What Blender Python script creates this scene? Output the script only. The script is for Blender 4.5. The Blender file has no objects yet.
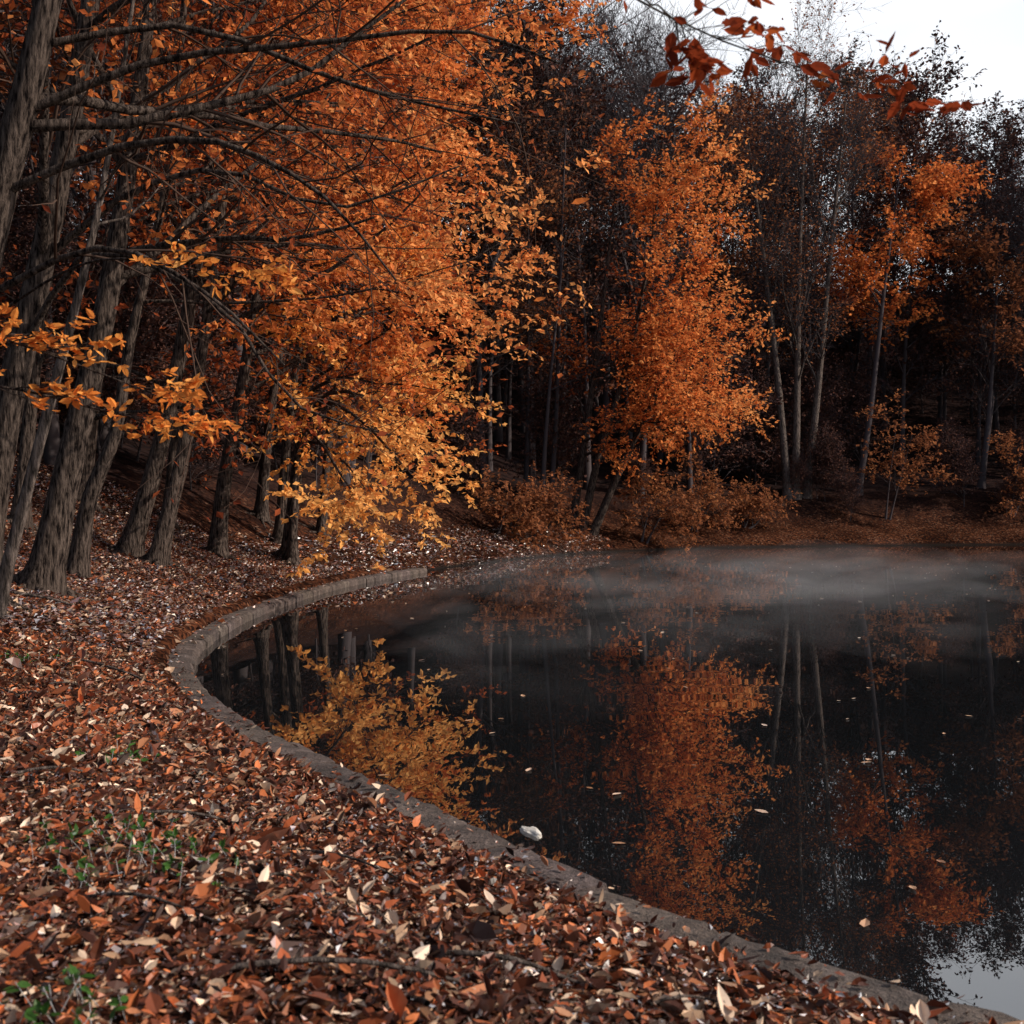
import bpy, math
import numpy as np
rng = np.random.default_rng(11)
scene = bpy.context.scene
scene.view_settings.view_transform = 'Standard'
scene.view_settings.look = 'None'
scene.view_settings.exposure = 0

# ------------------------------------------------------------ helpers
def nrm(v):
    return v / np.maximum(np.linalg.norm(v, axis=-1, keepdims=True), 1e-9)

class Acc:
    def __init__(s):
        s.v=[]; s.f=[]; s.m=[]; s.c=[]; s.n=0; s.sm=[]
    def add(s, v, f, mat=0, col=None, smooth=True):
        v=np.asarray(v,float).reshape(-1,3); f=np.asarray(f,int)
        if col is None: col=np.ones((len(v),3))*0.5
        s.v.append(v); s.f.append(f+s.n); s.m.append(np.full(len(f),mat)); s.c.append(col)
        s.sm.append(np.full(len(f),smooth)); s.n+=len(v)
    def mesh(s, name, mats):
        me=bpy.data.meshes.new(name)
        v=np.concatenate(s.v); c=np.concatenate(s.c)
        loops=np.concatenate([f.ravel() for f in s.f])
        tot=np.concatenate([np.full(len(f),f.shape[1]) for f in s.f])
        st=np.concatenate([[0],np.cumsum(tot)[:-1]])
        me.vertices.add(len(v)); me.vertices.foreach_set('co',v.ravel().astype(np.float32))
        me.loops.add(len(loops)); me.loops.foreach_set('vertex_index',loops.astype(np.int32))
        me.polygons.add(len(tot)); me.polygons.foreach_set('loop_start',st.astype(np.int32))
        me.polygons.foreach_set('material_index',np.concatenate(s.m).astype(np.int32))
        me.polygons.foreach_set('use_smooth',np.concatenate(s.sm).astype(bool))
        me.update(calc_edges=True)
        a=me.color_attributes.new('Col','FLOAT_COLOR','POINT')
        cc=np.ones((len(v),4),np.float32); cc[:,:3]=c
        a.data.foreach_set('color',cc.ravel())
        for m in mats: me.materials.append(m)
        return me
    def obj(s,name,mats,loc=None):
        o=bpy.data.objects.new(name,s.mesh(name,mats)); scene.collection.objects.link(o)
        return o

def catmull(pts,n):
    p=np.array(pts,float); p=np.vstack([2*p[0]-p[1],p,2*p[-1]-p[-2]])
    u=np.linspace(0,len(p)-3-1e-6,n); i=u.astype(int); t=(u-i)[:,None]
    a,b,c,d=p[i],p[i+1],p[i+2],p[i+3]
    return 0.5*((2*b)+(-a+c)*t+(2*a-5*b+4*c-d)*t**2+(-a+3*b-3*c+d)*t**3)

def ribbon(acc,paths,rad,mat=0):
    paths=np.asarray(paths); N_,P,_=paths.shape
    T=nrm(np.gradient(paths,axis=1)); r0=nrm(rng.standard_normal((N_,1,3)))
    u=nrm(np.cross(T,np.broadcast_to(r0,T.shape)))
    V=np.stack([paths-u*rad[:,:,None],paths+u*rad[:,:,None]],2)
    n,p=np.meshgrid(np.arange(N_),np.arange(P-1),indexing='ij'); b=n*P*2+p*2
    acc.add(V.reshape(-1,3),np.stack([b,b+1,b+3,b+2],-1).reshape(-1,4),mat,None,False)

def tubes(acc,paths,rad,k,mat=0,rough=0.0):
    if k==1: return ribbon(acc,paths,rad,mat)
    paths=np.asarray(paths); N,P,_=paths.shape
    T=nrm(np.gradient(paths,axis=1))
    mean=np.abs(T.mean(axis=1)); ref=np.eye(3)[np.argmin(mean,axis=1)][:,None,:]
    u=nrm(np.cross(T,np.broadcast_to(ref,T.shape))); v=np.cross(T,u)
    a=np.arange(k)*2*np.pi/k
    r=rad[:,:,None]*np.ones(k)
    if rough>0:
        lob=1+rough*np.sin(a*3+rng.uniform(0,6))[None,None,:]+rough*.7*np.sin(a*5+rng.uniform(0,6))[None,None,:]
        r=r*lob*(1+rough*.5*rng.standard_normal(r.shape))
    V=paths[:,:,None,:]+r[...,None]*(np.cos(a)[None,None,:,None]*u[:,:,None,:]+np.sin(a)[None,None,:,None]*v[:,:,None,:])
    n,p,j=np.meshgrid(np.arange(N),np.arange(P-1),np.arange(k),indexing='ij')
    b=n*P*k; j2=(j+1)%k
    F=np.stack([b+p*k+j,b+p*k+j2,b+(p+1)*k+j2,b+(p+1)*k+j],-1).reshape(-1,4)
    acc.add(V.reshape(-1,3),F,mat)

def kids(par,prad,per,tr,ang,ln,P,wander,up,bias=(0,0,0),rr=0.6,fall=0.0,rmin=0.002,minr=0.0):
    N,Pp,_=par.shape
    idx=np.repeat(np.arange(N),per); M=len(idx)
    t=rng.uniform(tr[0],tr[1],M); f=t*(Pp-1); i=np.minimum(f.astype(int),Pp-2); w=(f-i)[:,None]
    pos=par[idx,i]*(1-w)+par[idx,i+1]*w
    T=nrm(par[idx,i+1]-par[idx,i])
    r0=(prad[idx,i]*(1-w[:,0])+prad[idx,i+1]*w[:,0])*rr
    r0=np.maximum(r0,rmin)
    perp=nrm(np.cross(T,rng.standard_normal((M,3))))
    a=np.radians(rng.uniform(ang[0],ang[1],M))[:,None]
    d=nrm(np.cos(a)*T+np.sin(a)*perp+np.array(bias))
    L=rng.uniform(ln[0],ln[1],M)*(1-fall*t)
    out=np.zeros((M,P,3)); out[:,0]=pos
    for q in range(1,P):
        d=nrm(d+wander*rng.standard_normal((M,3))+np.array([0,0,up]))
        out[:,q]=out[:,q-1]+d*(L/(P-1))[:,None]
    rad=r0[:,None]*np.linspace(1,0.25,P)[None,:]
    return out,rad

LEAF_S=(np.array([[0,0,0],[.5,.3,.06],[1,0,-.04],[.5,-.3,.06]]),[np.array([[0,1,2],[0,2,3]])])
_m=[(0,0,0),(.35,0,-.03),(.7,0,.0),(1,0,.09)]
LEAF_N=(np.array(_m+[(.3,.24,.06),(.66,.2,.09),(.3,-.24,.07),(.66,-.2,.1)]),
        [np.array([[0,1,4],[0,6,1],[2,3,5],[2,7,3]]),np.array([[1,2,5,4],[1,6,7,2]])])
def put(acc,tmpl,pos,a,n,size,col,mat=1,curl=None,wid=None):
    tv,tf=tmpl; N=len(pos); b=nrm(np.cross(n,a)); n=nrm(np.cross(a,b))
    if wid is None: wid=np.ones(N)
    z=np.broadcast_to(tv[None,:,2],(N,len(tv))).copy()
    if curl is not None: z=z*curl[:,None]+ (tv[None,:,1]**2)*2.2*(curl[:,None]-1)*.6
    V=pos[:,None]+size[:,None,None]*(tv[None,:,0,None]*a[:,None]+(tv[None,:,1]*wid[:,None])[...,None]*b[:,None]+z[...,None]*n[:,None])
    C=np.repeat(col[:,None],len(tv),1).reshape(-1,3)
    off=(np.arange(N)*len(tv))[:,None,None]
    first=True
    base=acc.n
    for f in tf:
        F=(f[None]+off).reshape(-1,f.shape[1])
        if first: acc.add(V.reshape(-1,3),F,mat,C,False); first=False
        else:
            acc.f.append(F+base); acc.m.append(np.full(len(F),mat)); acc.sm.append(np.full(len(F),False))

def pal(v,P):
    P=np.array(P); f=np.clip(v,0,.9999)*(len(P)-1); i=f.astype(int); w=(f-i)[:,None]
    return P[i]*(1-w)+P[i+1]*w

def leaves(acc,tw,n,size,P,tmpl=LEAF_S,flat=1.2,shift=None,mat=1,tmin=.15,grp=1,droop=-.25):
    N,Pp,_=tw.shape; idx=np.repeat(np.arange(N),n); M=len(idx)
    t=rng.uniform(tmin,1,M)*(Pp-1); i=np.minimum(t.astype(int),Pp-2); w=(t-i)[:,None]
    pos=tw[idx,i]*(1-w)+tw[idx,i+1]*w
    T=nrm(tw[idx,i+1]-tw[idx,i])
    a=nrm(T*.6+rng.standard_normal((M,3))*np.array([1,1,.55])+np.array([0,0,droop]))
    nn=nrm(np.array([0,0,flat])+rng.standard_normal((M,3))*.8)
    g1=rng.random(N//max(grp,1)+1)[np.arange(N)//max(grp,1)]
    v=(rng.random(N)*.4+g1*.6)[idx]*.62+rng.random(M)*.38
    if shift is not None: v=v+shift(pos)
    col=pal(v,P)*rng.uniform(.7,1.15,(M,1))
    put(acc,tmpl,pos,a,nn,rng.uniform(size*.6,size*1.25,M),col,mat)

# ------------------------------------------------------------ shoreline / terrain
shore=[(1.35,3.35),(.75,3.95),(.15,4.75),(-.61,5.9),(-1.66,7.5),(-2.6,9.36),(-3.3,11.4),(-3.68,13.75),(-3.87,17.4),
 (-3.5,23.5),(-2.2,29.3),(.27,36.7),(3.5,43),(8.4,48),(16,51.5),(25,53.5),(38,55),(52,52),(62,40),(60,22),(45,8),(30,1),(15,-.6),(8,.4),(4,1.5),(2.25,2.45)]
sh=np.array(shore+[shore[0]])
SP=[];
_c=np.vstack([sh[-2],sh,sh[1]])
for i in range(1,len(_c)-2):
    for t in np.linspace(0,1,13)[:-1]:
        a,b,c,d=_c[i-1],_c[i],_c[i+1],_c[i+2]
        SP.append(0.5*((2*b)+(-a+c)*t+(2*a-5*b+4*c-d)*t**2+(-a+3*b-3*c+d)*t**3))
SP=np.array(SP); SA=SP; SB=np.roll(SP,-1,axis=0)
def sdist(x,y):
    x=np.asarray(x,float).ravel(); y=np.asarray(y,float).ravel(); out=np.zeros(len(x))
    for s in range(0,len(x),20000):
        px=x[s:s+20000,None]; py=y[s:s+20000,None]
        dx=(SB-SA)[:,0]; dy=(SB-SA)[:,1]
        t=np.clip(((px-SA[:,0])*dx+(py-SA[:,1])*dy)/(dx*dx+dy*dy),0,1)
        d=np.sqrt((px-SA[:,0]-t*dx)**2+(py-SA[:,1]-t*dy)**2).min(1)
        cr=((SA[:,1]>py)!=(SB[:,1]>py))&(px<(SB[:,0]-SA[:,0])*(py-SA[:,1])/(SB[:,1]-SA[:,1]+1e-12)+SA[:,0])
        inside=cr.sum(1)%2==1
        out[s:s+20000]=np.where(inside,-d,d)
    return out
def sst(x,a,b):
    t=np.clip((x-a)/(b-a),0,1); return t*t*(3-2*t)
def height(x,y,s=None):
    x=np.asarray(x,float).ravel(); y=np.asarray(y,float).ravel()
    if s is None: s=sdist(x,y)
    curbz=1-sst(y,24,32)
    sl=.13+.15*sst(y,5,13)
    sp=np.maximum(s,0)
    base=.12+sl*np.minimum(sp,5)+.06*np.clip(sp-5,0,40)
    hill=(sst(y,4,25)*.33*np.clip(sp-3,0,85))*(1+.2*np.sin(x*.06+1)*np.cos(y*.05))
    bump=(.035*np.sin(x*1.7+y*.9)+.03*np.sin(x*.8-y*1.9+2)+.015*np.sin(x*4.1+y*3.3))*sst(sp,.3,1.5)
    bump=bump+.3*np.sin(x*.45+y*.3)*np.sin(y*.37-x*.2)*sst(sp,4,12)
    land=base+hill+bump
    k1=sst(s,.02,.26)*curbz+(1-curbz)*sst(s,-.5,1.0)
    return np.where(s>-1, -.35*(1-k1)+land*k1, -.35-.25*np.minimum(-s-1,5)*1.0)

def axis(lo,hi,n,c,k):
    u=np.linspace(np.arcsinh((lo-c)/k),np.arcsinh((hi-c)/k),n); return c+k*np.sinh(u)
gx=axis(-220,260,420,-1.5,3.5); gy=axis(-120,330,460,5,5.0)
X,Y=np.meshgrid(gx,gy,indexing='ij'); Z=height(X,Y)
g=Acc(); nx,ny=len(gx),len(gy)
I,J=np.meshgrid(np.arange(nx-1),np.arange(ny-1),indexing='ij')
F=np.stack([I*ny+J,(I+1)*ny+J,(I+1)*ny+J+1,I*ny+J+1],-1).reshape(-1,4)
g.add(np.stack([X.ravel(),Y.ravel(),Z],-1),F)

# ------------------------------------------------------------ materials
def mat(name):
    m=bpy.data.materials.new(name); m.use_nodes=True; nt=m.node_tree
    for n in list(nt.nodes): nt.nodes.remove(n)
    out=nt.nodes.new('ShaderNodeOutputMaterial'); return m,nt,out
def N(nt,t,**k):
    n=nt.nodes.new(t)
    for a,b in k.items():
        if a in n.inputs: n.inputs[a].default_value=b
        else: setattr(n,a,b)
    return n
def ramp(nt,stops):
    r=nt.nodes.new('ShaderNodeValToRGB'); e=r.color_ramp.elements
    while len(e)<len(stops): e.new(.5)
    for el,(p,c) in zip(e,stops): el.position=p; el.color=(*c,1)
    return r
def leafmat(name,trans=.4,gloss=.12,rough=.38):
    m,nt,out=mat(name)
    at=N(nt,'ShaderNodeAttribute'); at.attribute_name='Col'
    d=N(nt,'ShaderNodeBsdfDiffuse'); nt.links.new(at.outputs['Color'],d.inputs['Color'])
    last=d
    if trans>0:
        t=N(nt,'ShaderNodeBsdfTranslucent'); nt.links.new(at.outputs['Color'],t.inputs['Color'])
        m1=N(nt,'ShaderNodeMixShader'); m1.inputs[0].default_value=trans; nt.links.new(d.outputs[0],m1.inputs[1]); nt.links.new(t.outputs[0],m1.inputs[2]); last=m1
    if gloss<=0:
        nt.links.new(last.outputs[0],out.inputs[0]); return m
    gl=N(nt,'ShaderNodeBsdfGlossy',Roughness=rough); gl.inputs['Color'].default_value=(.8,.8,.8,1)
    fr=N(nt,'ShaderNodeLayerWeight',Blend=.3); mm=N(nt,'ShaderNodeMath',operation='MULTIPLY'); mm.inputs[1].default_value=gloss*2.2
    nt.links.new(fr.outputs['Fresnel'],mm.inputs[0])
    m2=N(nt,'ShaderNodeMixShader'); nt.links.new(mm.outputs[0],m2.inputs[0])
    nt.links.new(last.outputs[0],m2.inputs[1]); nt.links.new(gl.outputs[0],m2.inputs[2]); nt.links.new(m2.outputs[0],out.inputs[0]); return m
def barkmat(name,c1,c2,sc=6):
    m,nt,out=mat(name); p=N(nt,'ShaderNodeBsdfDiffuse')
    tc=N(nt,'ShaderNodeTexCoord'); mp=N(nt,'ShaderNodeMapping'); mp.inputs['Scale'].default_value=(sc*2.5,sc*2.5,sc*.45)
    nt.links.new(tc.outputs['Object'],mp.inputs[0])
    no=N(nt,'ShaderNodeTexNoise',Scale=2.0,Detail=5.0,Roughness=.65); nt.links.new(mp.outputs[0],no.inputs['Vector'])
    r=ramp(nt,[(.38,c1),(.64,c2)]); nt.links.new(no.outputs['Fac'],r.inputs[0]); nt.links.new(r.outputs[0],p.inputs['Color'])
    b=N(nt,'ShaderNodeBump',Strength=1.0,Distance=.06); nt.links.new(no.outputs['Fac'],b.inputs['Height']); nt.links.new(b.outputs[0],p.inputs['Normal'])
    nt.links.new(p.outputs[0],out.inputs[0]); return m
M_leaf=leafmat('autumn_leaf',.45,0); M_litter=leafmat('litter_leaf',0,.27,.36)
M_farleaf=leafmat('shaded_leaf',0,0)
M_bark=barkmat('dark_bark',(.009,.007,.007),(.115,.088,.075))
M_bark2=barkmat('grey_bark',(.03,.025,.023),(.17,.135,.12))
m,nt,out=mat('far_bark'); d=N(nt,'ShaderNodeBsdfDiffuse'); d.inputs[0].default_value=(.062,.052,.055,1); nt.links.new(d.outputs[0],out.inputs[0]); M_farbark=m  # distant forest shade and haze are put into this bark colour
m,nt,out=mat('twig_bark'); d=N(nt,'ShaderNodeBsdfDiffuse'); d.inputs[0].default_value=(.06,.038,.03,1); nt.links.new(d.outputs[0],out.inputs[0]); M_twig=m
M_green=leafmat('green_leaf',.3,.1)
# ground
m,nt,out=mat('leaf_litter_ground'); M_ground=m
p=N(nt,'ShaderNodeBsdfDiffuse'); geo=N(nt,'ShaderNodeNewGeometry')
no=N(nt,'ShaderNodeTexNoise',Scale=3.0,Detail=3.0); nt.links.new(geo.outputs['Position'],no.inputs['Vector'])
ad=N(nt,'ShaderNodeVectorMath',operation='MULTIPLY_ADD'); ad.inputs[1].default_value=(.12,.12,.12)
nt.links.new(no.outputs['Color'],ad.inputs[0]); nt.links.new(geo.outputs['Position'],ad.inputs[2])
vo=N(nt,'ShaderNodeTexVoronoi',Scale=16.0); nt.links.new(ad.outputs[0],vo.inputs['Vector'])
sx=N(nt,'ShaderNodeSeparateColor'); nt.links.new(vo.outputs['Color'],sx.inputs[0])
r=ramp(nt,[(0,(.012,.007,.006)),(.35,(.03,.014,.010)),(.65,(.07,.026,.014)),(.9,(.12,.042,.02)),(1,(.2,.11,.07))]); nt.links.new(sx.outputs[0],r.inputs[0])
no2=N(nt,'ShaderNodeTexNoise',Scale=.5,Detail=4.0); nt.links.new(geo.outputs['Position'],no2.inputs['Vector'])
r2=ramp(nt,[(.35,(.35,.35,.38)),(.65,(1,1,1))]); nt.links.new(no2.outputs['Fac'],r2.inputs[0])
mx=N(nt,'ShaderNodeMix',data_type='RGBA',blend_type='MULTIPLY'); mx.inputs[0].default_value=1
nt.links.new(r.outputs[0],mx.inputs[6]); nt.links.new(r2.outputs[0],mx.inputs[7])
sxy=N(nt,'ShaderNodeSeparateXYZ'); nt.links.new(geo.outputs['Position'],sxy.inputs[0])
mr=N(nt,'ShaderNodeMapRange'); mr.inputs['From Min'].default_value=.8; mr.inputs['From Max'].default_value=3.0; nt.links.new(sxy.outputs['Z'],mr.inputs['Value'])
rh=ramp(nt,[(.35,(.010,.008,.009)),(.65,(.030,.017,.015))]); nt.links.new(no.outputs['Fac'],rh.inputs[0])  # dark tones for higher ground: forest shade put into the hillside colour
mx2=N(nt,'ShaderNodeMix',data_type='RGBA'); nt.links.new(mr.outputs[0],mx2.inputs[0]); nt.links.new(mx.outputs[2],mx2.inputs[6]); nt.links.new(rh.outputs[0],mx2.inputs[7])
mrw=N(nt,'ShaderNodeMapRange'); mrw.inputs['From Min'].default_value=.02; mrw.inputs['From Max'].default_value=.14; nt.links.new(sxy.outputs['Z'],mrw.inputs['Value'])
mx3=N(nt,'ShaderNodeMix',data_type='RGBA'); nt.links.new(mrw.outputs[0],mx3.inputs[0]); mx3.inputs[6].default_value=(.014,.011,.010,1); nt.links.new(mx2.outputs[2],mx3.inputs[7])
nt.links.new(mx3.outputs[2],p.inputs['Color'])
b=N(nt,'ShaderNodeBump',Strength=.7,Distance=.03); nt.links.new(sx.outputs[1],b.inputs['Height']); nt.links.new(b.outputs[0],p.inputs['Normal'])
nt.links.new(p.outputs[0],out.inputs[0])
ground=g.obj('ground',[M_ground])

# water
m,nt,out=mat('lake_water'); M_water=m
p=N(nt,'ShaderNodeBsdfPrincipled',Roughness=.006,IOR=2.3); p.inputs['Base Color'].default_value=(.006,.007,.008,1)
geo=N(nt,'ShaderNodeNewGeometry'); mp=N(nt,'ShaderNodeMapping'); mp.inputs['Scale'].default_value=(.8,1.3,1); nt.links.new(geo.outputs['Position'],mp.inputs[0])
n1=N(nt,'ShaderNodeTexNoise',Scale=1.0,Detail=1.0,Roughness=.45); nt.links.new(mp.outputs[0],n1.inputs['Vector'])
n2=N(nt,'ShaderNodeTexNoise',Scale=.22,Detail=1.0); nt.links.new(mp.outputs[0],n2.inputs['Vector'])
r=N(nt,'ShaderNodeMapRange'); r.inputs['From Min'].default_value=.4; r.inputs['From Max'].default_value=.65; r.inputs['To Min'].default_value=.25; nt.links.new(n2.outputs['Fac'],r.inputs['Value'])
mu=N(nt,'ShaderNodeMath',operation='MULTIPLY'); nt.links.new(n1.outputs['Fac'],mu.inputs[0]); nt.links.new(r.outputs[0],mu.inputs[1])
b=N(nt,'ShaderNodeBump',Strength=.13,Distance=.02); nt.links.new(mu.outputs[0],b.inputs['Height']); nt.links.new(b.outputs[0],p.inputs['Normal'])
nt.links.new(p.outputs[0],out.inputs[0])
w=Acc(); w.add([(-6,-3,0),(66,-3,0),(66,60,0),(-6,60,0)],[[0,1,2,3]]); w.obj('lake_water',[M_water])

# ------------------------------------------------------------ stone curb
m,nt,out=mat('curb_stone'); M_stone=m
p=N(nt,'ShaderNodeBsdfPrincipled',Roughness=.85); tc=N(nt,'ShaderNodeTexCoord')
no=N(nt,'ShaderNodeTexNoise',Scale=5.0,Detail=8.0,Roughness=.7); nt.links.new(tc.outputs['Object'],no.inputs['Vector'])
no2=N(nt,'ShaderNodeTexNoise',Scale=45.0,Detail=4.0,Roughness=.7); nt.links.new(tc.outputs['Object'],no2.inputs['Vector'])
at=N(nt,'ShaderNodeAttribute'); at.attribute_name='Col'
r=ramp(nt,[(.32,(.028,.020,.017)),(.5,(.09,.066,.058)),(.70,(.20,.16,.145))]); nt.links.new(no.outputs['Fac'],r.inputs[0])
r2=ramp(nt,[(.3,(.45,.45,.45)),(.7,(1.25,1.25,1.25))]); nt.links.new(no2.outputs['Fac'],r2.inputs[0])
mx=N(nt,'ShaderNodeMix',data_type='RGBA',blend_type='MULTIPLY'); mx.inputs[0].default_value=1; nt.links.new(r.outputs[0],mx.inputs[6]); nt.links.new(r2.outputs[0],mx.inputs[7])
mx2=N(nt,'ShaderNodeMix',data_type='RGBA',blend_type='MULTIPLY'); mx2.inputs[0].default_value=1; nt.links.new(mx.outputs[2],mx2.inputs[6]); nt.links.new(at.outputs['Color'],mx2.inputs[7])
nt.links.new(mx2.outputs[2],p.inputs['Base Color'])
ma=N(nt,'ShaderNodeMath',operation='ADD'); nt.links.new(no.outputs['Fac'],ma.inputs[0]); nt.links.new(no2.outputs['Fac'],ma.inputs[1])
b=N(nt,'ShaderNodeBump',Strength=1.0,Distance=.035); nt.links.new(ma.outputs[0],b.inputs['Height']); nt.links.new(b.outputs[0],p.inputs['Normal'])
nt.links.new(p.outputs[0],out.inputs[0])
cl=np.vstack([SP,SP[:1]]); start=np.argmin(np.hypot(cl[:,0]-8,cl[:,1]-.4))
ordp=np.vstack([cl[start:-1],cl[:start]]); 
# runs from right of the camera, past it and up the lake
keep=ordp[:np.argmin(np.hypot(ordp[:,0]+2.2,ordp[:,1]-29.3))+1]
L=np.concatenate([[0],np.cumsum(np.hypot(*np.diff(keep,axis=0).T))])
def on(s): return np.stack([np.interp(s,L,keep[:,0]),np.interp(s,L,keep[:,1])],-1)
curb=Acc(); s=0.0
prof=[(-.0,-.5),(-.005,.085),(.02,.118),(.12,.13),(.25,.128),(.325,.12),(.345,.09),(.35,-.4)]
while s<L[-1]-.7:
    ln=rng.uniform(.5,.8); ss=np.linspace(s+.004,s+ln-.004,8)
    c=on(ss); t=nrm(on(ss+.06)-on(ss-.06)); nn=np.stack([-t[:,1],t[:,0]],-1)
    if s==0: sg=np.sign(sdist(*(c[3]+nn[3]*.3))[0])
    nn=nn*sg
    off=rng.normal(0,.006); dz=rng.normal(0,.004); tilt=rng.normal(0,.015); V=[]
    for q in range(8):
        e=.010 if q in(0,7) else 0
        for a,z in prof:
            x=a+off+rng.normal(0,.006); zz=z+dz+tilt*a-(e if z>0 else 0)+rng.normal(0,.004)
            V.append((*(c[q]+nn[q]*x),zz))
    V=np.array(V); k=len(prof); F=[]
    for q in range(7):
        for j in range(k-1): F.append([q*k+j,q*k+j+1,(q+1)*k+j+1,(q+1)*k+j])
    curb.add(V,F,0,np.ones((len(V),3))*rng.uniform(.8,1.12)*np.array([1,rng.uniform(.93,1),rng.uniform(.88,1)]),False)
    curb.f.append(np.array([[curb.n-len(V)+j for j in range(k)]])); curb.m.append(np.zeros(1)); curb.sm.append(np.zeros(1,bool))
    curb.f.append(np.array([[curb.n-k+j for j in reversed(range(k))]])); curb.m.append(np.zeros(1)); curb.sm.append(np.zeros(1,bool))
    s+=ln
curb.obj('stone_curb',[M_stone])

# ------------------------------------------------------------ palettes
GOLD=[(.52,.14,.035),(.78,.25,.055),(.88,.37,.09),(.92,.48,.16)]
ORNG=[(.13,.034,.018),(.34,.080,.030),(.64,.18,.052),(.84,.29,.085),(.90,.40,.14)]
RUST=[(.08,.024,.016),(.22,.048,.024),(.42,.10,.036),(.64,.175,.055),(.78,.28,.09)]
DARK=[(.038,.027,.030),(.072,.040,.038),(.13,.060,.044),(.20,.088,.054)]  # shade and haze of the distant woods mixed into the leaf colours
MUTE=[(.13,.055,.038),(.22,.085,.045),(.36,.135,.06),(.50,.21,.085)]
LIT=[(.028,.012,.009),(.07,.024,.015),(.16,.046,.023),(.28,.070,.026),(.48,.145,.05),(.30,.165,.10),(.48,.32,.21),(.78,.60,.46)]

def trunkrad(z,r,top=.25,fl=.7):
    t=np.linspace(0,1,len(z)); h=z-z[0]
    return r*(1-(1-top)*t)+r*fl*np.exp(-h/.3)
def roots(acc,base,r,n=6):
    for k in range(n):
        a=k*2*np.pi/n+rng.uniform(-.3,.3); L=r*rng.uniform(3,6)
        d=np.array([math.cos(a),math.sin(a)]); pts=[]
        for q,(f,h) in enumerate([(.4,.5),(1.2,.15),(2.4,.03),(4,-.05)]):
            xy=base[:2]+d*L*f/4+rng.normal(0,.02,2); pts.append((*xy,height(xy[0],xy[1])[0]+h*r*2.2))
        tubes(acc,catmull(pts,7)[None],(r*np.linspace(.5,.12,7))[None],7)

def near_tree(pts,r,nl,llen,P,bark,leafn=9,size=.14,bias=(.7,-.15,.05),subs=9,twigs=7,zmin=3.2,up=-.02,shift=None,extra=(),name='autumn_tree',tlen=(.35,.9),slen=(.8,2.0)):
    acc=Acc(); p=[list(q) for q in pts]; p[0][2]=height(p[0][0],p[0][1])[0]-.06
    tp=catmull(p,26); tr=trunkrad(tp[:,2],r)
    tubes(acc,tp[None],tr[None],14,0,.05); roots(acc,np.array(p[0]),r)
    t0=np.interp(zmin,tp[:,2],np.linspace(0,1,26))
    groups=[]
    if nl>0:
        lp,lr=kids(tp[None],tr[None],nl,(t0,.98),(40,80),llen,10,.10,up,bias,.45)
        tubes(acc,lp,lr,6); groups.append((lp,lr))
    for e,er in extra:
        ep=catmull(e,10)[None]; rr=np.linspace(er,er*.2,10)[None]
        tubes(acc,ep,rr,7); groups.append((ep,rr))
    for lp,lr in groups:
        s1,r1=kids(lp,lr,subs,(.2,1),(25,65),slen,7,.13,-.01,(.1,0,.0),.55,rmin=.005)
        s1[:,:,2]=np.maximum(s1[:,:,2],np.minimum(s1[:,:1,2],.95))
        tubes(acc,s1,r1,3,2)
        s2,r2=kids(s1,r1,twigs,(.1,1),(20,60),tlen,4,.14,-.02,(0,0,0),.6,rmin=.0028)
        s2[:,:,2]=np.maximum(s2[:,:,2],s2[:,:1,2]-.35)
        tubes(acc,s2,r2,1,2)
        if leafn: leaves(acc,s2,leafn,size,P,shift=shift,grp=twigs)
    return acc.obj(name,[bark,M_leaf,M_twig])

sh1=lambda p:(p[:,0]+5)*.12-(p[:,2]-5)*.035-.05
# left bank, near trunks
near_tree([(-4.6,7.9,0),(-4.1,8,2.4),(-3.72,8,3.94),(-3.4,8,5.2),(-2.9,8.1,8),(-2.6,8.3,12)],.17,7,(2.5,4.5),RUST,M_bark,leafn=1,size=.08,subs=7,twigs=5,zmin=4.2,
  extra=[([(-3.55,8,4.5),(-2.6,8,4.88),(-1.5,8,5.0),(-.4,8,5.1),(.35,8.1,4.9)],.035),
         ([(-3.75,8,3.9),(-2.9,7.9,4.2),(-2.2,7.8,4.24),(-1.7,7.7,4.05),(-1.25,7.7,3.75),(-.8,7.6,3.2)],.035),
         ([(-3.4,8,5.0),(-2.4,8.2,5.22),(-1.3,8.3,4.85),(-.6,8.4,4.7),(.1,8.4,4.55)],.03),
         ([(-3.95,8,3.1),(-2.9,7.7,3.45),(-2.1,7.5,3.1),(-1.55,7.5,2.6)],.03)])
near_tree([(-5.35,11,0),(-5.07,11,2.42),(-4.67,11,4.2),(-4.3,11,6.1),(-4.0,11.2,8.7),(-3.5,11.4,13)],.17,8,(3,5),RUST,M_bark,leafn=2,size=.09,zmin=4,
  extra=[([(-4.7,11,4.1),(-3.8,10.8,4.7),(-2.8,10.6,4.9),(-1.7,10.5,4.5),(-.5,10.5,4.9)],.04),
         ([(-4.9,11,3.2),(-4.0,10.5,4.1),(-2.7,10.2,3.5),(-2.0,10,2.6),(-1.1,10,2.3)],.035)])
near_tree([(-5.57,13,0),(-5.16,13,2.45),(-4.8,13,4),(-4.5,13,5.87),(-4.27,13,7.65),(-3.7,13,13)],.18,12,(3,5),RUST,M_bark,leafn=6,size=.095,zmin=4.2,shift=sh1)
near_tree([(-4.95,10.5,0),(-4.4,10.5,2.67),(-4.08,10.5,3.9),(-3.84,10.5,5.06),(-3.4,10.4,7.6)],.06,5,(1.2,2.4),ORNG,M_bark2,leafn=2,size=.09,zmin=4)
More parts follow.
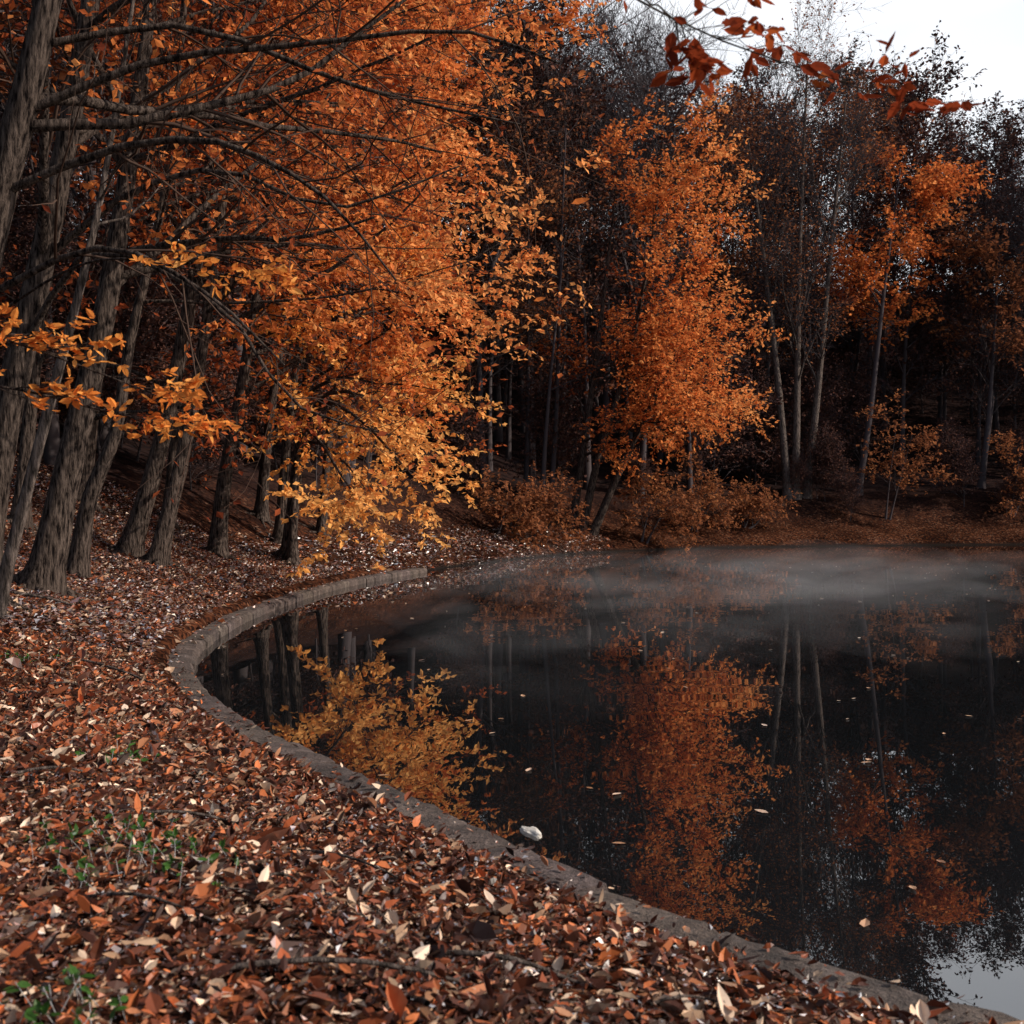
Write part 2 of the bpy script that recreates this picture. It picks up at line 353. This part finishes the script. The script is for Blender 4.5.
near_tree([(-5.95,15,0),(-5.76,15,1.76),(-5.4,15,2.7),(-5.2,15,3.95),(-4.66,15,6.5),(-4.2,15,12)],.12,12,(3,5),ORNG,M_bark,leafn=10,size=.105,zmin=4.3,shift=sh1)
near_tree([(-6.63,19,0),(-6.0,19,3),(-5.56,19,5.26),(-4.96,19,8.7),(-4.4,19,14)],.17,16,(3.5,6.2),ORNG,M_bark,leafn=12,size=.12,zmin=4.5,shift=sh1)
near_tree([(-6.0,18.5,0),(-5.5,18.5,2.73),(-5.16,18.5,4.66),(-4.65,18.5,8.5),(-4.2,18.3,12)],.14,12,(3.5,5.8),RUST,M_bark,leafn=11,size=.115,zmin=4.8,shift=sh1)
near_tree([(-5.9,22,0),(-5.74,22,2.24),(-5.34,22,4.44),(-4.84,22,7.8),(-4.1,22,15)],.17,18,(3.5,6.2),ORNG,M_bark,leafn=13,size=.125,zmin=3.8,shift=sh1)
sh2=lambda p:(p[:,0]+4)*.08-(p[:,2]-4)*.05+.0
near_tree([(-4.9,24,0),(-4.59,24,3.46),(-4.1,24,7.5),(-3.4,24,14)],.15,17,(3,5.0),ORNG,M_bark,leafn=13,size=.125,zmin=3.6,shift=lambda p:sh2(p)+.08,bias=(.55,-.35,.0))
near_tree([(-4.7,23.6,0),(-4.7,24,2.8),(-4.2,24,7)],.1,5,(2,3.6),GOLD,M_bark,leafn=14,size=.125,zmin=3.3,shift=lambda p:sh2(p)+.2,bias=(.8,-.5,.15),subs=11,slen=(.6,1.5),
  extra=[([(-4.7,23.8,2.4),(-4.2,22,3.2),(-3.5,20,2.9),(-2.9,18.8,2.2),(-2.5,18,1.8)],.05),
         ([(-4.7,23.8,2.6),(-4.0,22,3.0),(-3.2,20.6,2.6),(-2.6,19.6,2.0)],.05),
         ([(-4.6,24,3.2),(-3.8,22,3.8),(-2.8,20.5,3.3),(-2.0,19.5,2.5),(-1.5,19,2.0)],.05),
         ([(-4.5,24,3.6),(-3.6,22,4.0),(-2.6,21,3.7),(-1.9,20,3.0),(-1.5,19.5,2.5)],.05)])
for (x,y,r) in [(-5.6,26.5,.13),(-7.2,23,.12),(-8.2,21,.16),(-6.4,28,.15),(-7.6,17,.12),(-5.2,30,.12)]:
    near_tree([(x,y,0),(x+.25,y,4),(x+.8,y,8),(x+1.2,y,13)],r,9,(2.5,4),RUST,M_bark,leafn=6,size=.14,zmin=3.0,subs=7,twigs=6,bias=(.2,-.2,0))
# tree standing beside the viewer: its sprays hang over the bank and the water's edge
near_tree([(-3.6,4.6,0),(-3.5,4.7,2),(-3.3,4.7,4),(-3.2,4.6,8)],.12,0,(1,2),GOLD,M_bark,leafn=0)
def spray(acc,pts,r,P,nsub,ntw,nleaf,size,sl,tl,tm=.15,up=-.02,droop=-.25,ang=(20,50)):
    ep=catmull(pts,12)[None]; rr=np.linspace(r,r*.25,12)[None]; tubes(acc,ep,rr,6)
    s1,r1=kids(ep,rr,nsub,(tm,1),ang,sl,6,.07,up,(0,0,0),.6,rmin=.002)
    if up>0: s1[:,:,2]=s1[:,:1,2]+(s1[:,:,2]-s1[:,:1,2])*.35
    tubes(acc,s1,r1,4)
    s2,r2=kids(s1,r1,ntw,(.2,1),(20,50),tl,4,.1,-.01,(0,0,0),.7,rmin=.0014)
    if up>0: s2[:,:,2]=s2[:,:1,2]+(s2[:,:,2]-s2[:,:1,2])*.4
    tubes(acc,s2,r2,3)
    leaves(acc,s2,nleaf,size,P,LEAF_N,flat=1.3,droop=droop)
a=Acc(); spray(a,[(-3.4,4.7,2.3),(-2.7,4.9,2.45),(-2.3,5,2.38),(-1.9,5.1,2.24),(-1.6,5.1,2.12)],.010,GOLD,18,3,6,.056,(.2,.45),(.08,.2),.25,.005,-.08)
spray(a,[(-3.4,4.7,2.5),(-2.7,5.0,2.25),(-2.2,5.1,2.15),(-1.85,5.2,2.06),(-1.5,5.2,2.0)],.009,GOLD,14,3,6,.056,(.2,.4),(.08,.2),.25,.005,-.08)
spray(a,[(-3.8,8,3.0),(-2.9,7,3.1),(-2.3,6.3,3.05),(-1.8,6.1,2.95),(-1.3,6,2.85)],.011,GOLD,11,3,5,.062,(.2,.4),(.08,.2),.5,.005,-.08)
a.obj('golden_leaf_branch',[M_bark,M_leaf])
a=Acc()
pts=[(-2.3,.2,-.1),(-2.3,.25,1.5),(-2.25,.3,3.4),(-2.2,.3,6)]; pts[0]=(-2.3,.2,height(-2.3,.2)[0]-.05)
tp=catmull(pts,14); tubes(a,tp[None],trunkrad(tp[:,2],.12)[None],12,0,.04)
DR=[(.12,.025,.015),(.20,.035,.015),(.34,.06,.02),(.62,.17,.04)]
spray(a,[(-2.25,.3,3.3),(-.8,1.8,3.75),(.1,2.9,3.14),(.55,3.2,3.0),(.9,3.3,2.92),(1.28,3.4,2.84)],.005,DR,15,2,3,.062,(.1,.28),(.05,.14),.56)
spray(a,[(-2.25,.3,3.5),(-.7,2.2,3.85),(.25,3.0,3.12),(.42,3.1,3.02),(.52,3.1,2.93)],.005,DR,9,2,3,.062,(.1,.25),(.05,.12),.75)
a.obj('overhanging_tree',[M_bark,M_leaf])

# ------------------------------------------------------------ middle bright tree (several stems)
def stems_tree(stems,r,nl,llen,P,bark,bias,leafn,size,zmin,name='autumn_tree',subs=10,twigs=8,shift=None,lm=None,slen=(1.2,2.8),tlen=(.5,1.2),up=-.01,angl=(50,85),wig=.08,k3=1):
    acc=Acc()
    for p in stems:
        p=[list(q) for q in p]; p[0][2]=height(p[0][0],p[0][1])[0]-.1
        tp=catmull(p,20); tr=trunkrad(tp[:,2],r,.2,.5); tubes(acc,tp[None],tr[None],9,0,.03)
        t0=np.interp(zmin,tp[:,2],np.linspace(0,1,20))
        lp,lr=kids(tp[None],tr[None],nl,(t0,1),angl,llen,8,wig,up,bias,.4,fall=.25); tubes(acc,lp,lr,5)
        s1,r1=kids(lp,lr,subs,(.2,1),(25,60),slen,6,.1,.0,(0,0,0),.55,rmin=.01); tubes(acc,s1,r1,3,2)
        s2,r2=kids(s1,r1,twigs,(.1,1),(20,60),tlen,3,.12,.0,(0,0,0),.6,rmin=.008); tubes(acc,s2,r2,1,2)
        if leafn: leaves(acc,s2,leafn,size,P,shift=shift,flat=1.5,grp=twigs)
    return acc.obj(name,[bark,lm or M_leaf,M_twig if bark!=M_bark2 else M_farbark])
stems_tree([[(2.9,46,0),(3.68,46,4.2),(4.7,46,7.5),(5.8,46,12.6),(6.3,46,17)],
            [(2.5,46.3,0),(3.3,46.3,6.3),(3.9,46.3,11),(4.4,46.3,15.5)],
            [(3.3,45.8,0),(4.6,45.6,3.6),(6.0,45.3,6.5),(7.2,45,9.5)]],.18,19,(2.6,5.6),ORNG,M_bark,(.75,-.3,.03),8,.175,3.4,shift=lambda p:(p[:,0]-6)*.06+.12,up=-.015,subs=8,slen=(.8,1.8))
stems_tree([[(1.6,47,0),(1.9,47,6),(2.1,47,13),(2.3,47,18)],[(.6,48,0),(.7,48,7),(.7,48,16)],[(1.2,46,0),(1.5,46,6),(2.2,46,13)]],.13,12,(2,3.5),MUTE,M_farbark,(.1,0,.3),1,.2,6,subs=9,twigs=7,up=.03)
# tall bare tree
stems_tree([[(14.65,57,0),(14.75,57,7.5),(14.9,57,15.4),(15.3,57,25)],[(15.3,57.4,0),(15.9,57.4,7.5),(16.6,57.4,15),(17.4,57.4,23)],[(14.3,57,0),(13.8,57,8),(13,57,15),(12.2,57,21)]],
   .24,18,(3,6),MUTE,M_bark2,(0,0,.5),1,.16,8,name='bare_tree',subs=13,twigs=11,up=.05,angl=(25,55))
# orange crown behind on the right
stems_tree([[(18.5,59,0),(19.2,59,7),(20.0,59,14),(20.8,59,20)]],.2,18,(2.5,4.5),ORNG,M_farbark,(.5,-.3,0),6,.24,10.5,shift=lambda p:.05+0*p[:,0],lm=M_leaf,slen=(1,2.2))
stems_tree([[(26,61,0),(26.5,61,8),(27,61,16)]],.2,12,(2.5,4.5),MUTE,M_farbark,(.2,-.2,0),5,.25,9,lm=M_leaf,slen=(1,2.2))
for (x,y,h,l) in [(8.2,50.5,3.2,1.6),(19,56,6.2,2.4),(5.5,46.8,2.4,1.4),(26,57.5,5,2.2),(11,52.5,2.2,1.3),(-.6,40.6,2.2,1.3),(31,58.5,4.5,2.0),(.8,42,2.4,1.3)]:
    stems_tree([[(x,y,0),(x+.2,y,h*.5),(x+.5,y-.2,h)],[(x+.2,y,0),(x+.7,y,h*.5),(x+1.3,y-.2,h*.9)]],.05,8,(l*.6,l),MUTE,M_farbark,(.1,-.2,.1),5,.17,h*.35,name='autumn_shrub',subs=6,twigs=5,slen=(.5,1.1),tlen=(.3,.6),shift=lambda p:.1+0*p[:,0])

# ------------------------------------------------------------ distant forest: tree meshes instanced
def forest_mesh(name,h,P,leafn,size,nl,llen,zmin,up,bias=(0,0,.3),subs=8,twigs=6,lean=.7,tr_=.009):
    acc=Acc(); p=[(0,0,-.5),(rng.normal(0,lean*.5),0,h*.35),(rng.normal(0,lean),rng.normal(0,lean),h*.7),(rng.normal(0,lean*1.5),rng.normal(0,1),h)]
    tp=catmull(p,8); tr=trunkrad(tp[:,2],h*tr_,.12,.4); tubes(acc,tp[None],tr[None],6)
    lp,lr=kids(tp[None],tr[None],nl,(zmin,1),(30,65),llen,5,.08,up,bias,.4,fall=.45); tubes(acc,lp,lr,3)
    s1,r1=kids(lp,lr,subs,(.2,1),(25,60),(1.2,3),3,.1,.02,(0,0,.05),.55,rmin=.022); tubes(acc,s1,r1,1)
    s2,r2=kids(s1,r1,twigs,(.1,1),(20,60),(.6,1.6),2,.12,.02,(0,0,.05),.6,rmin=.014); tubes(acc,s2,r2,1)
    if leafn: leaves(acc,s2,leafn,size,P)
    return acc.mesh(name,[M_farbark,M_farleaf])
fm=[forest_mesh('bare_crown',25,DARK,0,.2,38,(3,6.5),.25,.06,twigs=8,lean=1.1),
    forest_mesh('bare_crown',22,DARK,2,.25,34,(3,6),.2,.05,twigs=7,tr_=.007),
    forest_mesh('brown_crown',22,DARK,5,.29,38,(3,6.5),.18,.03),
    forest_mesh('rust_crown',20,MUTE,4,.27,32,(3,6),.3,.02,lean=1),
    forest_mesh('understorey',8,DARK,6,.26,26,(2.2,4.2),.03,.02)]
forest=bpy.data.objects.new('distant_forest',None); scene.collection.objects.link(forest)
def plant(x,y,k,sc):
    o=bpy.data.objects.new('forest_tree',fm[k]); scene.collection.objects.link(o); o.parent=forest
    o.location=(x,y,height(x,y)[0]); o.rotation_euler=(rng.normal(0,.03),rng.normal(0,.04),rng.uniform(0,6.28)); o.scale=(sc,sc,sc*rng.uniform(.9,1.1))
cand=np.stack([rng.uniform(-50,75,7000),rng.uniform(14,120,7000)],-1); sd=sdist(cand[:,0],cand[:,1]); placed=[]
clear=np.array([(5,45.5),(7,46.5),(9,48),(15,57),(20,58),(20,61)])
for (x,y),s in zip(cand,sd):
    if s<4.2: continue
    if y<38 and x>-9.0: continue
    b=abs(x)/max(y,1)
    if b>.68: continue
    if s>40: continue
    if np.min(np.hypot(*(clear-(x,y)).T))<2.8: continue
    if placed and np.min(np.hypot(*(np.array(placed)-(x,y)).T))<2.5+max(0,s-12)*.06: continue
    placed.append((x,y))
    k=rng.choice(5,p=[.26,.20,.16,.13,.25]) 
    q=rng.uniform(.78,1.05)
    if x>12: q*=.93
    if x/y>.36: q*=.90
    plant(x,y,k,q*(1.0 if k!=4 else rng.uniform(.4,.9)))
for k in range(60):
    x,y=rng.uniform(-22,-5),rng.uniform(16,42); s=sdist(x,y)[0]
    if s>4.5: plant(x,y,4,rng.uniform(.25,.6))
for k in range(34):
    x=rng.uniform(2,36); y=rng.uniform(50,64); s=sdist(x,y)[0]
    if s>3: plant(x,y,4,rng.uniform(.12,.35))
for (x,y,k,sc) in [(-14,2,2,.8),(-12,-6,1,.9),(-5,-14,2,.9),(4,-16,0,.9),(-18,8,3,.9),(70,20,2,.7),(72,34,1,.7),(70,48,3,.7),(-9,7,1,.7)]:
    plant(x,y,k,sc)

# ------------------------------------------------------------ fallen leaves
litter=Acc()
def scatter(n,x0,x1,y0,y1,rmin,rmax,size,tmpl,tilt,cone=.85,smax=99,lift=.8):
    x=rng.uniform(x0,x1,n); y=rng.uniform(y0,y1,n); r=np.hypot(x,y)
    k=(r>rmin)&(r<rmax)&(np.abs(x)<y*cone+1.2); x,y=x[k],y[k]; s=sdist(x,y)
    pr=sst(s,.22,.45)+.06*(s>.04); k=(s>.04)&(rng.random(len(s))<pr)&(s<smax*(.6+.4*rng.random(len(s)))); x,y,s=x[k],y[k],s[k]; M=len(x)
    z=height(x,y,s); z=np.where(s<.36,.135,z)+rng.random(M)**2*size*lift*(s>.33)+.006
    an=rng.uniform(0,6.283,M); a=nrm(np.stack([np.cos(an),np.sin(an),rng.normal(0,tilt,M)],-1))
    nn=nrm(np.stack([rng.normal(0,tilt,M),rng.normal(0,tilt,M),np.ones(M)],-1))
    patch=.5+.5*np.sin(x*2.1+1.3*np.sin(y*1.7))*np.sin(y*2.6+x)
    v=rng.random(M)**1.2*.66*(.7+.45*patch); v=np.where(rng.random(M)<.22,rng.uniform(.62,1,M)**1.0,v)
    col=pal(v,LIT)*rng.uniform(.6,1.25,(M,1))
    put(litter,tmpl,np.stack([x,y,z],-1),a,nn,size*np.exp(rng.normal(-.1,.38,M)),col,0,curl=rng.uniform(-.8,2.8,M),wid=rng.uniform(.45,1.35,M))
    return M
c=[scatter(95000,-5,2.6,.7,6,1.0,5.5,.042,LEAF_N,.42,lift=1.1,cone=.6),
   scatter(60000,-5,2.6,.7,6,1.0,5.5,.020,LEAF_S,.5,lift=2.2,cone=.6),
   scatter(120000,-7,1,4,11,5.5,11,.046,LEAF_N,.42,cone=.6),
   scatter(160000,-11,0,9,26,11,25,.056,LEAF_S,.3,smax=7,cone=.55),
   scatter(60000,-12,4,22,46,25,46,.10,LEAF_S,.25,smax=3.5,cone=.5)]
litter.obj('fallen_leaves',[M_litter])
# twigs lying on the litter
tw=Acc()
def stick(x,y,ang,L,r):
    q=np.linspace(0,1,9); bend=rng.normal(0,.12); px=x+np.cos(ang)*L*q-np.sin(ang)*bend*L*q*q; py=y+np.sin(ang)*L*q+np.cos(ang)*bend*L*q*q
    pz=height(px,py)+.035+.03*np.sin(q*5+ang); P=np.stack([px,py,pz],-1)[None]; R=(r*np.linspace(1,.3,9))[None]; tubes(tw,P,R,6)
    k,kr=kids(P,R,2,(.4,.9),(25,50),(L*.15,L*.35),5,.1,0,(0,0,.02),.6); tubes(tw,k,kr,4)
for a in [(-.75,2.75,.1,1.0,.009),(-.2,2.6,1.9,.35,.008),(-1.3,3.3,-.5,.6,.007),(-.2,3.1,-.15,.55,.01),(-1.5,4.5,.2,.7,.008),(-.9,4.3,-.6,.8,.008),(-2.2,4.9,.6,.6,.008),(-2.6,7,2.6,1.2,.012),(-3.6,9,-.4,1.3,.015),(-5.5,12,.1,1.5,.02)]: stick(*a)
for k in range(190):
    x,y=rng.uniform(-5,.5),rng.uniform(2.0,12)
    if sdist(x,y)[0]>.6: stick(x,y,rng.uniform(0,6.28),rng.uniform(.12,.6),rng.uniform(.002,.006))
tw.obj('fallen_twigs',[M_bark2])
# green seedlings
GR=[(.03,.07,.015),(.045,.11,.022),(.07,.16,.035)]
for (x,y,n,R) in [(-1.2,3.6,34,.15),(-1.45,4.0,24,.14),(-1.05,2.45,22,.1),(-3.7,8.4,18,.12),(-2.2,4.2,16,.1),(-1.9,5.4,12,.1)]:
    a=Acc(); base=np.stack([x+rng.normal(0,R,n),y+rng.normal(0,R,n)],-1); bz=height(base[:,0],base[:,1])+.02
    d=nrm(np.stack([rng.normal(0,.5,n),rng.normal(0,.5,n),np.ones(n)],-1)); hh=rng.uniform(.05,.11,n)
    q=np.linspace(0,1,4)[None,:,None]; P=np.concatenate([base,bz[:,None]],1)[:,None,:]+d[:,None,:]*hh[:,None,None]*q
    tubes(a,P,np.full((n,4),.0012),3,0)
    for _ in range(3): leaves(a,P,1,.035,GR,LEAF_N,tmin=.6,mat=0)
    a.obj('green_seedling',[M_green])
# floating leaves
fl=Acc(); n=260; x=rng.uniform(-3,16,n); y=rng.uniform(4,34,n); s=sdist(x,y); k=s<-.08; x,y=x[k],y[k]
ex=np.array([(.62,6.25),(1.95,5.05),(2.9,9.4),(3.6,8.6),(1.9,8.2),(.47,6.35),(3.9,8.5),(.1,9.5),(.55,5.3),(2.6,8.5),(3.1,7.9),(1.7,4.7)]); x=np.concatenate([x,ex[:,0]]); y=np.concatenate([y,ex[:,1]]); M=len(x)
an=rng.uniform(0,6.28,M); put(fl,LEAF_N,np.stack([x,y,np.full(M,.006)],-1),np.stack([np.cos(an),np.sin(an),0*an],-1),nrm(np.stack([rng.normal(0,.08,M),rng.normal(0,.08,M),np.ones(M)],-1)),rng.uniform(.04,.09,M),pal(rng.random(M),[(.2,.08,.03),(.45,.25,.14),(.6,.45,.35)]),0,curl=np.full(M,.8))
fl.obj('floating_leaves',[M_litter])
# falling leaves
for (x,y,z,sz) in [(.27,5,3.0,.09),(-.5,6,2.5,.1),(.12,6,2.75,.07)]:
    a=Acc(); put(a,LEAF_N,np.array([[x,y,z]]),nrm(np.array([[1,.2,.25]])),nrm(np.array([[.1,-.7,.6]])),np.array([sz]),np.array([[.7,.2,.05]]),0); a.obj('falling_leaf',[M_leaf])
# pale stone on the curb
bpy.ops.mesh.primitive_ico_sphere_add(subdivisions=3,radius=1,location=(.09,4.98,.148)); o=bpy.context.object; o.name='white_stone'; o.scale=(.055,.03,.025); o.rotation_euler=(0,.2,-.5)
for v in o.data.vertices: v.co*=1+.12*math.sin(v.co.x*5+v.co.y*3)+.06*math.sin(v.co.z*9+v.co.x*4)
m,nt,out=mat('pale_stone'); p=N(nt,'ShaderNodeBsdfPrincipled',Roughness=.7); no=N(nt,'ShaderNodeTexNoise',Scale=4.0); r=ramp(nt,[(.3,(.3,.27,.24)),(.7,(.55,.52,.48))]); nt.links.new(no.outputs['Fac'],r.inputs[0]); nt.links.new(r.outputs[0],p.inputs['Base Color']); nt.links.new(p.outputs[0],out.inputs[0]); o.data.materials.append(m)

# ------------------------------------------------------------ mist: thin low wisps of vapour drifting on the water
m,nt,out=mat('mist_volume'); vs=N(nt,'ShaderNodeVolumeScatter',Anisotropy=.1,Density=.0085); vs.inputs['Color'].default_value=(.95,.95,1,1); nt.links.new(vs.outputs[0],out.inputs['Volume'])
mi=bpy.data.objects.new('mist',None); scene.collection.objects.link(mi)
bpy.ops.mesh.primitive_uv_sphere_add(segments=20,ring_count=10,radius=1); b0=bpy.context.object; bm=b0.data; bm.name='vapour'; bm.materials.append(m); bpy.data.objects.remove(b0)
r3=np.random.default_rng(8)
for k in range(110):
    for _ in range(80):
        y=11+21*r3.random()**1.0; x=r3.uniform(-.06,.47)*y
        if sdist(x,y)[0]<-2.0: break
    o=bpy.data.objects.new('vapour',bm); scene.collection.objects.link(o); o.parent=mi
    f=(y/26)**.7; zz=r3.uniform(.05,.36)*f; o.location=(x,y,zz*.8+r3.uniform(0,.15)); o.scale=(r3.uniform(.3,2.4)*f,r3.uniform(.8,2.8)*f,zz); o.rotation_euler=(r3.normal(0,.08),r3.normal(0,.2),r3.uniform(-.8,.8))

# ------------------------------------------------------------ light
sd=nrm(np.array([.985,-.15,.0])); el=math.radians(32)
dirv=np.array([sd[0]*math.cos(el),sd[1]*math.cos(el),math.sin(el)])
L_=bpy.data.lights.new('sun','SUN'); L_.energy=5.0; L_.angle=math.radians(.6); L_.color=(1,.88,.74)
lo=bpy.data.objects.new('sun',L_); scene.collection.objects.link(lo)
from mathutils import Vector
lo.rotation_euler=Vector(dirv).to_track_quat('Z','Y').to_euler()
W=bpy.data.worlds.new('World'); scene.world=W; W.use_nodes=True; nt=W.node_tree
try: W.cycles.sampling_method='NONE'
except Exception: pass
bg=nt.nodes['Background']; sk=nt.nodes.new('ShaderNodeTexSky'); sk.sky_type='NISHITA'; sk.sun_disc=False
sk.sun_elevation=el; sk.sun_rotation=math.atan2(sd[0],sd[1]); sk.dust_density=1.5
# bank of thin bright cloud over the far side of the lake, clearer sky elsewhere
tc=N(nt,'ShaderNodeTexCoord'); mp=N(nt,'ShaderNodeMapping'); mp.inputs['Scale'].default_value=(1.2,1.2,3.5); nt.links.new(tc.outputs['Generated'],mp.inputs[0])
no=N(nt,'ShaderNodeTexNoise',Scale=1.8,Detail=3.0,Roughness=.6); nt.links.new(mp.outputs[0],no.inputs['Vector'])
cr=ramp(nt,[(.35,(.65,.65,.65)),(.6,(1,1,1))]); nt.links.new(no.outputs['Fac'],cr.inputs[0])
sp=N(nt,'ShaderNodeSeparateXYZ'); nt.links.new(tc.outputs['Generated'],sp.inputs[0])
mr=N(nt,'ShaderNodeMapRange'); mr.interpolation_type='SMOOTHSTEP'; mr.inputs['From Min'].default_value=.1; mr.inputs['From Max'].default_value=.85; mr.inputs['To Min'].default_value=.18
nt.links.new(sp.outputs['Y'],mr.inputs['Value'])
mm=N(nt,'ShaderNodeMath',operation='MULTIPLY'); nt.links.new(mr.outputs[0],mm.inputs[0]); nt.links.new(cr.outputs[0],mm.inputs[1])
mx=N(nt,'ShaderNodeMix',data_type='RGBA'); nt.links.new(mm.outputs[0],mx.inputs[0]); nt.links.new(sk.outputs[0],mx.inputs[6]); mx.inputs[7].default_value=(8.2,8.4,8.8,1)
nt.links.new(mx.outputs[2],bg.inputs[0]); bg.inputs[1].default_value=.135

# ------------------------------------------------------------ camera
cam=bpy.data.cameras.new('camera'); co=bpy.data.objects.new('camera',cam); scene.collection.objects.link(co)
co.location=(0,0,1.6); co.rotation_euler=(math.radians(90),0,0); cam.sensor_width=36; cam.lens=38.7; cam.clip_end=1000
cam.dof.use_dof=True; cam.dof.focus_distance=14; cam.dof.aperture_fstop=5.6
scene.camera=co
